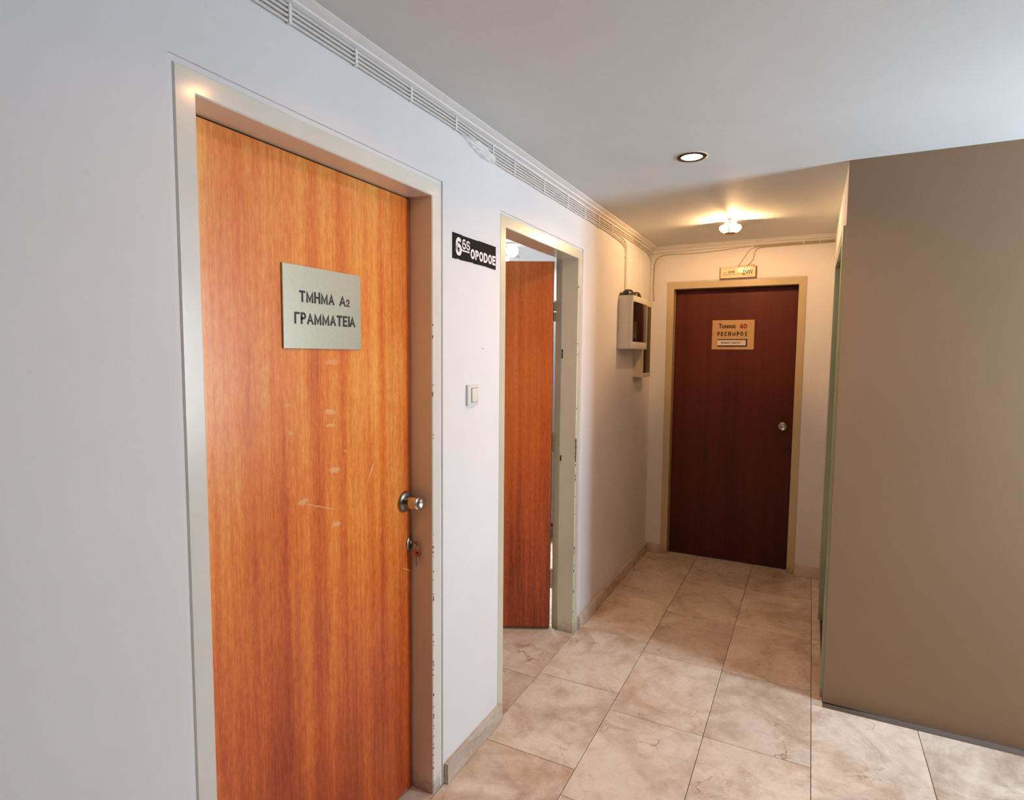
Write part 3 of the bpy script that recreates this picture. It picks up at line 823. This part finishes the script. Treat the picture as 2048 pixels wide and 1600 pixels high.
# ---- fuse boxes on the left wall near the corner
t = empty('fuse_box', (0, 4.01, 1.643), LEFT)
label(t, 'wide grey-white fuse box with dark smoked window, nearer of the two wall boxes', 'fuse box')
x0, x1, z1 = -.19, .19, .352
bm = BM(); b_box(bm, x0, x1, -.078, 0, 0, z1, bev=.004); obj('body', bm, M['box_g'], t)
bm = BM()
for a, b, c, d in ((x0+.001, x1-.001, .001, .048), (x0+.001, x1-.001, .312, z1-.001), (x0+.001, x0+.008, .046, .314), (x1-.012, x1-.001, .046, .314)):
    b_box(bm, a, b, -.100, -.078, c, d, bev=.002)
obj('cover', bm, M['box_g'], t)
bm = BM(); b_box(bm, x0+.008, x1-.012, -.0795, -.0782, .048, .312); obj('back_plate', bm, M['cavity'], t)
bm = BM(); b_box(bm, x0+.0075, x1-.0115, -.0992, -.0965, .0475, .3125, bev=.0005); obj('window', bm, M['smoke'], t)
for r_, zz in enumerate((.095, .205)):
    for k in range(9):
        bm = BM(); b_box(bm, x0+.045+k*.032, x0+.069+k*.032, -.090, -.0796, zz, zz+.05, bev=.001); br = obj('breaker', bm, M['breaker'] if (k+r_) % 3 == 0 else M['cavity'], t)
for cx in (-.120, .06):
    bm = BM(); b_lathe(bm, [(0, 0), (.062, 0), (.062, .014), (.056, .030), (.036, .042), (0, .046)], (0, 0, 1), (cx, -.046, z1-.001), 20)
    for v in bm.verts: v.co.y = -.046+(v.co.y+.046)*.6
    obj('grommet', bm, M['black'], t)
t = empty('fuse_box', (0, 4.278, 1.443), LEFT)
label(t, 'tall narrow cream fuse box with dark window, farther one beside the corner', 'fuse box')
x0, x1, z1 = -.064, .158, .556
bm = BM(); b_box(bm, x0, x1, -.055, 0, 0, z1, bev=.003); obj('body', bm, M['box_c'], t)
bm = BM()
for a, b, c, d in ((x0+.001, x1-.001, .001, .030), (x0+.001, x1-.001, .515, z1-.001), (x0+.001, x0+.012, .028, .517), (x1-.012, x1-.001, .028, .517)):
    b_box(bm, a, b, -.072, -.055, c, d, bev=.002)
obj('cover', bm, M['box_c'], t)
bm = BM(); b_box(bm, x0+.012, x1-.012, -.0565, -.0552, .030, .515); obj('back_plate', bm, M['cavity'], t)
bm = BM(); b_box(bm, x0+.0115, x1-.0115, -.0708, -.0692, .0295, .5155); obj('window', bm, M['smoke'], t)
for k in range(4):
    bm = BM(); b_box(bm, x0+.035+k*.04, x0+.065+k*.04, -.066, -.0566, .08, .13, bev=.001); obj('breaker', bm, M['cavity'], t)

# ---- cables and clips
def cable(pts, lab, r=.0038, n=8):
    bm = BM(); b_tube(bm, pts, r, 8, smooth=n)
    o = obj('cable', bm, M['cable'] if r > .0035 else M['cable_thin'], smooth=60); label(o, lab, 'cable'); return o
X = .0066
near = [2.4230, 2.4115, 2.4000, 2.3885]; far = [2.4150, 2.4030, 2.3910, 2.3790, 2.3670, 2.3550]
def run(i, yend=3.7):
    p = [(X, -2.1, near[i]), (X, .5, near[i])]
    for y in (1.0, 1.3, 1.55, 1.8): p.append((X, y, near[i]+random.uniform(-.0008, .0008)))
    for y in (2.05, 2.25, 2.57, 2.87, 3.13, 3.37): p.append((X, y, far[i]+(random.uniform(-.0015, .0015) if y > 2.1 else .001)))
    p.append((X, yend, far[i])); return p
YL = L-.006
cable(run(0, 4.2) + [(X, 4.60, 2.404), (X+.001, L-.022, 2.400), (.014, YL, 2.400), (.06, YL, 2.402), (.3, YL, 2.409), (.6, YL, 2.414), (.8, YL, 2.4155), (XR-.002, YL, 2.4165)],
      'uppermost painted cable under the left cornice running on above the end door')
cable(run(1, 4.15) + [(X, 4.5, 2.395), (X, 4.60, 2.388), (X, 4.655, 2.365), (X, 4.672, 2.33), (X, 4.676, 2.20), (X, 4.676, 2.08), (.012, 4.66, 2.03), (.040, 4.52, 1.992), (.044, 4.437, 1.985)],
      'second painted cable below the left cornice, bending down in the far corner')
cable(run(2, 4.1) + [(X, 4.45, 2.386), (X, 4.56, 2.376), (X, 4.63, 2.345), (X, 4.650, 2.30), (X, 4.655, 2.18), (X, 4.645, 2.08), (.010, 4.60, 2.00), (.018, 4.50, 1.945), (.020, 4.437, 1.935)],
      'third painted cable below the left cornice, ending at the narrow fuse box')
cable(run(3, 3.6) + [(X, 3.82, 2.3765), (X, 3.93, 2.360), (X, 3.972, 2.31), (X, 3.972, 2.15), (X, 3.972, 1.992)],
      'fourth painted cable below the left cornice, dropping to the wide fuse box')
for i, (lab, yb) in enumerate((('fifth painted cable, starting at the plaster lump and dropping to the wide fuse box', 3.961),
                               ('lowest painted cable, sagging along the left wall down to the wide fuse box', 3.948))):
    z = far[4+i]
    p = [(X+.004, 2.02, z+.006-.004*i), (X, 2.10, z)]
    for y in (2.25, 2.4, 2.57, 2.72, 2.87, 3.0, 3.13, 3.25, 3.37, 3.5): p.append((X, y, z+random.uniform(-.003, .002)))
    p += [(X, 3.70, z-.006), (X, 3.83, z-.012), (X, yb-.03, z-.03), (X, yb, z-.07), (X, yb, 2.15), (X, yb, 1.992)]
    cable(p, lab)
cable([(.022, YL, 2.03), (.016, YL, 2.12), (.018, YL, 2.27), (.022, YL, 2.32), (.038, YL, 2.358), (.075, YL, 2.380), (.14, YL, 2.3865), (.30, YL, 2.384), (.43, YL, 2.387), (.55, YL, 2.395), (.66, YL, 2.4035), (.80, YL, 2.4065), (XR-.002, YL, 2.409)],
      'thin cable on the end wall curving down into the left corner', .0030)
cable([(.645, YL-.006, 2.268), (.652, YL, 2.285), (.685, YL, 2.335), (.705, YL, 2.368), (.73, YL, 2.389), (.77, YL, 2.398), (.85, YL, 2.4005), (XR-.002, YL, 2.4025)],
      'thin cable rising diagonally from the middle of the small box sign above the end door', .0026)
cable([(.700, YL-.004, 2.268), (.722, YL, 2.285), (.742, YL, 2.315), (.748, YL, 2.350), (.757, YL, 2.374), (.778, YL, 2.388), (.84, YL, 2.3935), (XR-.002, YL, 2.3965)],
      'thin cable rising in an S bend from the right end of the small box sign', .0026)
def clip(x0, x1, y0, y1, z0, z1, lab, grp):
    bm = BM(); b_box(bm, x0, x1, y0, y1, z0, z1, bev=.0015)
    o = obj('cable_clip', bm, M['clip']); label(o, lab, 'clip', grp)
ORD = ('first', 'second', 'third', 'fourth', 'fifth', 'sixth', 'seventh')
for i, y in enumerate((1.07, 1.30, 1.55, 1.81)):
    clip(0, .0120, y-.005, y+.005, 2.382, 2.4285, ORD[i]+' clip from the left across the four cables above the nearest door', 'clips across four cables')
for i, y in enumerate((2.08, 2.266, 2.576, 2.872, 3.131, 3.37, 3.62)):
    clip(0, .0120, y-.0045, y+.0045, 2.349, 2.420, ORD[i]+' clip beyond the plaster lump across the six left wall cables', 'clips across six cables')
clip(0, .0120, 4.075, 4.085, 2.384, 2.4185, 'clip on three cables right beside the drop to the fuse box', 'clips near the corner')
clip(0, .0120, 4.315, 4.325, 2.384, 2.4185, 'clip on three cables just before they bend into the far corner', 'clips near the corner')
clip(0, .0120, 3.940, 3.980, 2.262, 2.270, 'small clip on the cable drop above the wide fuse box', None)
clip(0, .0120, 4.645, 4.684, 2.296, 2.304, 'small clip on the vertical cables in the far corner', None)
for i, (x, z) in enumerate(((.60, 2.397), (.735, 2.400), (1.07, 2.406), (1.17, 2.406))):
    clip(x-.004, x+.004, L-.0115, L, z-.006, z+.013, 'tiny clip, '+ORD[i]+' from the left, on the thin cables above the end door', 'clips on the end wall')

# ---- lights
for i, (x, y) in enumerate(DL):
    t = empty('downlight', (x, y, H))
    label(t, 'round recessed downlight with dark ring in mid corridor ceiling' if i else 'round recessed downlight in the ceiling above the nearest door, at the top edge', 'light')
    bm = BM(); b_lathe(bm, [(.0445, .002), (.046, .0055), (.060, .0060), (.063, .0045), (.0632, .001), (.0445, .001), (.0445, .002)], (0, 0, -1), (0, 0, 0), 48); obj('ring', bm, M['ring'], t)
    bm = BM(); b_lathe(bm, [(.0632, 0), (.0660, 0), (.0660, .0025), (.0632, .0035), (.0632, 0)], (0, 0, -1), (0, 0, 0), 48); obj('rim', bm, M['ring_lip'], t)
    bm = BM(); b_lathe(bm, [(0, .001), (.0443, .001), (.040, .0045), (.025, .008), (0, .009)], (0, 0, -1), (0, 0, 0), 40); obj('lamp_glass', bm, M['lamp_on'], t)

t = empty('ceiling_lamp', (LAMP.x, LAMP.y, H))
label(t, 'small lit glass ceiling lamp on a metal bracket before the end wall', 'light')
bm = BM(); b_lathe(bm, [(0, 0), (.016, 0), (.016, .006), (.008, .012), (0, .012)], (0, 0, -1), (0, -.026, 0), 20); obj('canopy', bm, M['copper'], t)
bm = BM(); b_tube(bm, [(0, -.028, -.008), (0, -.046, -.022), (0, -.064, -.036), (0, -.071, -.052), (0, -.060, -.072), (0, -.030, -.084)], .0032, 8, smooth=4); obj('bracket', bm, M['bracket'], t)
bm = BM(); b_lathe(bm, [(0, .077), (.030, .077), (.034, .081), (.030, .085), (0, .087)], (0, 0, -1), (0, 0, 0), 28); obj('bottom_disc', bm, M['copper'], t)
bm = BM(); b_lathe(bm, [(.034, .078), (.055, .068), (.066, .052), (.064, .040), (.050, .030)], (0, 0, -1), (0, 0, 0), 36); obj('glass_bowl', bm, M['lit_glass'], t)
bm = BM(); b_lathe(bm, [(0, .030), (.006, .032), (.009, .038), (.009, .044), (.005, .050), (0, .052)], (0, 0, -1), (0, .0, 0), 16); bulb = obj('bulb', bm, M['lit_glass'], t)
bm = BM()   # half shell baffle, added to shade the ceiling on the end wall side
n = 16; ring = []
for k in range(n+1):
    a = math.radians(12+156*k/n)
    ring.append([bm.verts.new((math.cos(a)*r, math.sin(a)*r, z)) for r, z in ((.030, -.0365), (.033, -.030), (.034, -.010), (.0355, -.010), (.0345, -.031), (.031, -.038))])
for a, b in zip(ring, ring[1:]):
    for i in range(6): bm.faces.new((a[i], a[(i+1) % 6], b[(i+1) % 6], b[i]))
bm.faces.new(ring[0]); bm.faces.new(ring[-1]); obj('light_baffle', bm, M['copper'], t)
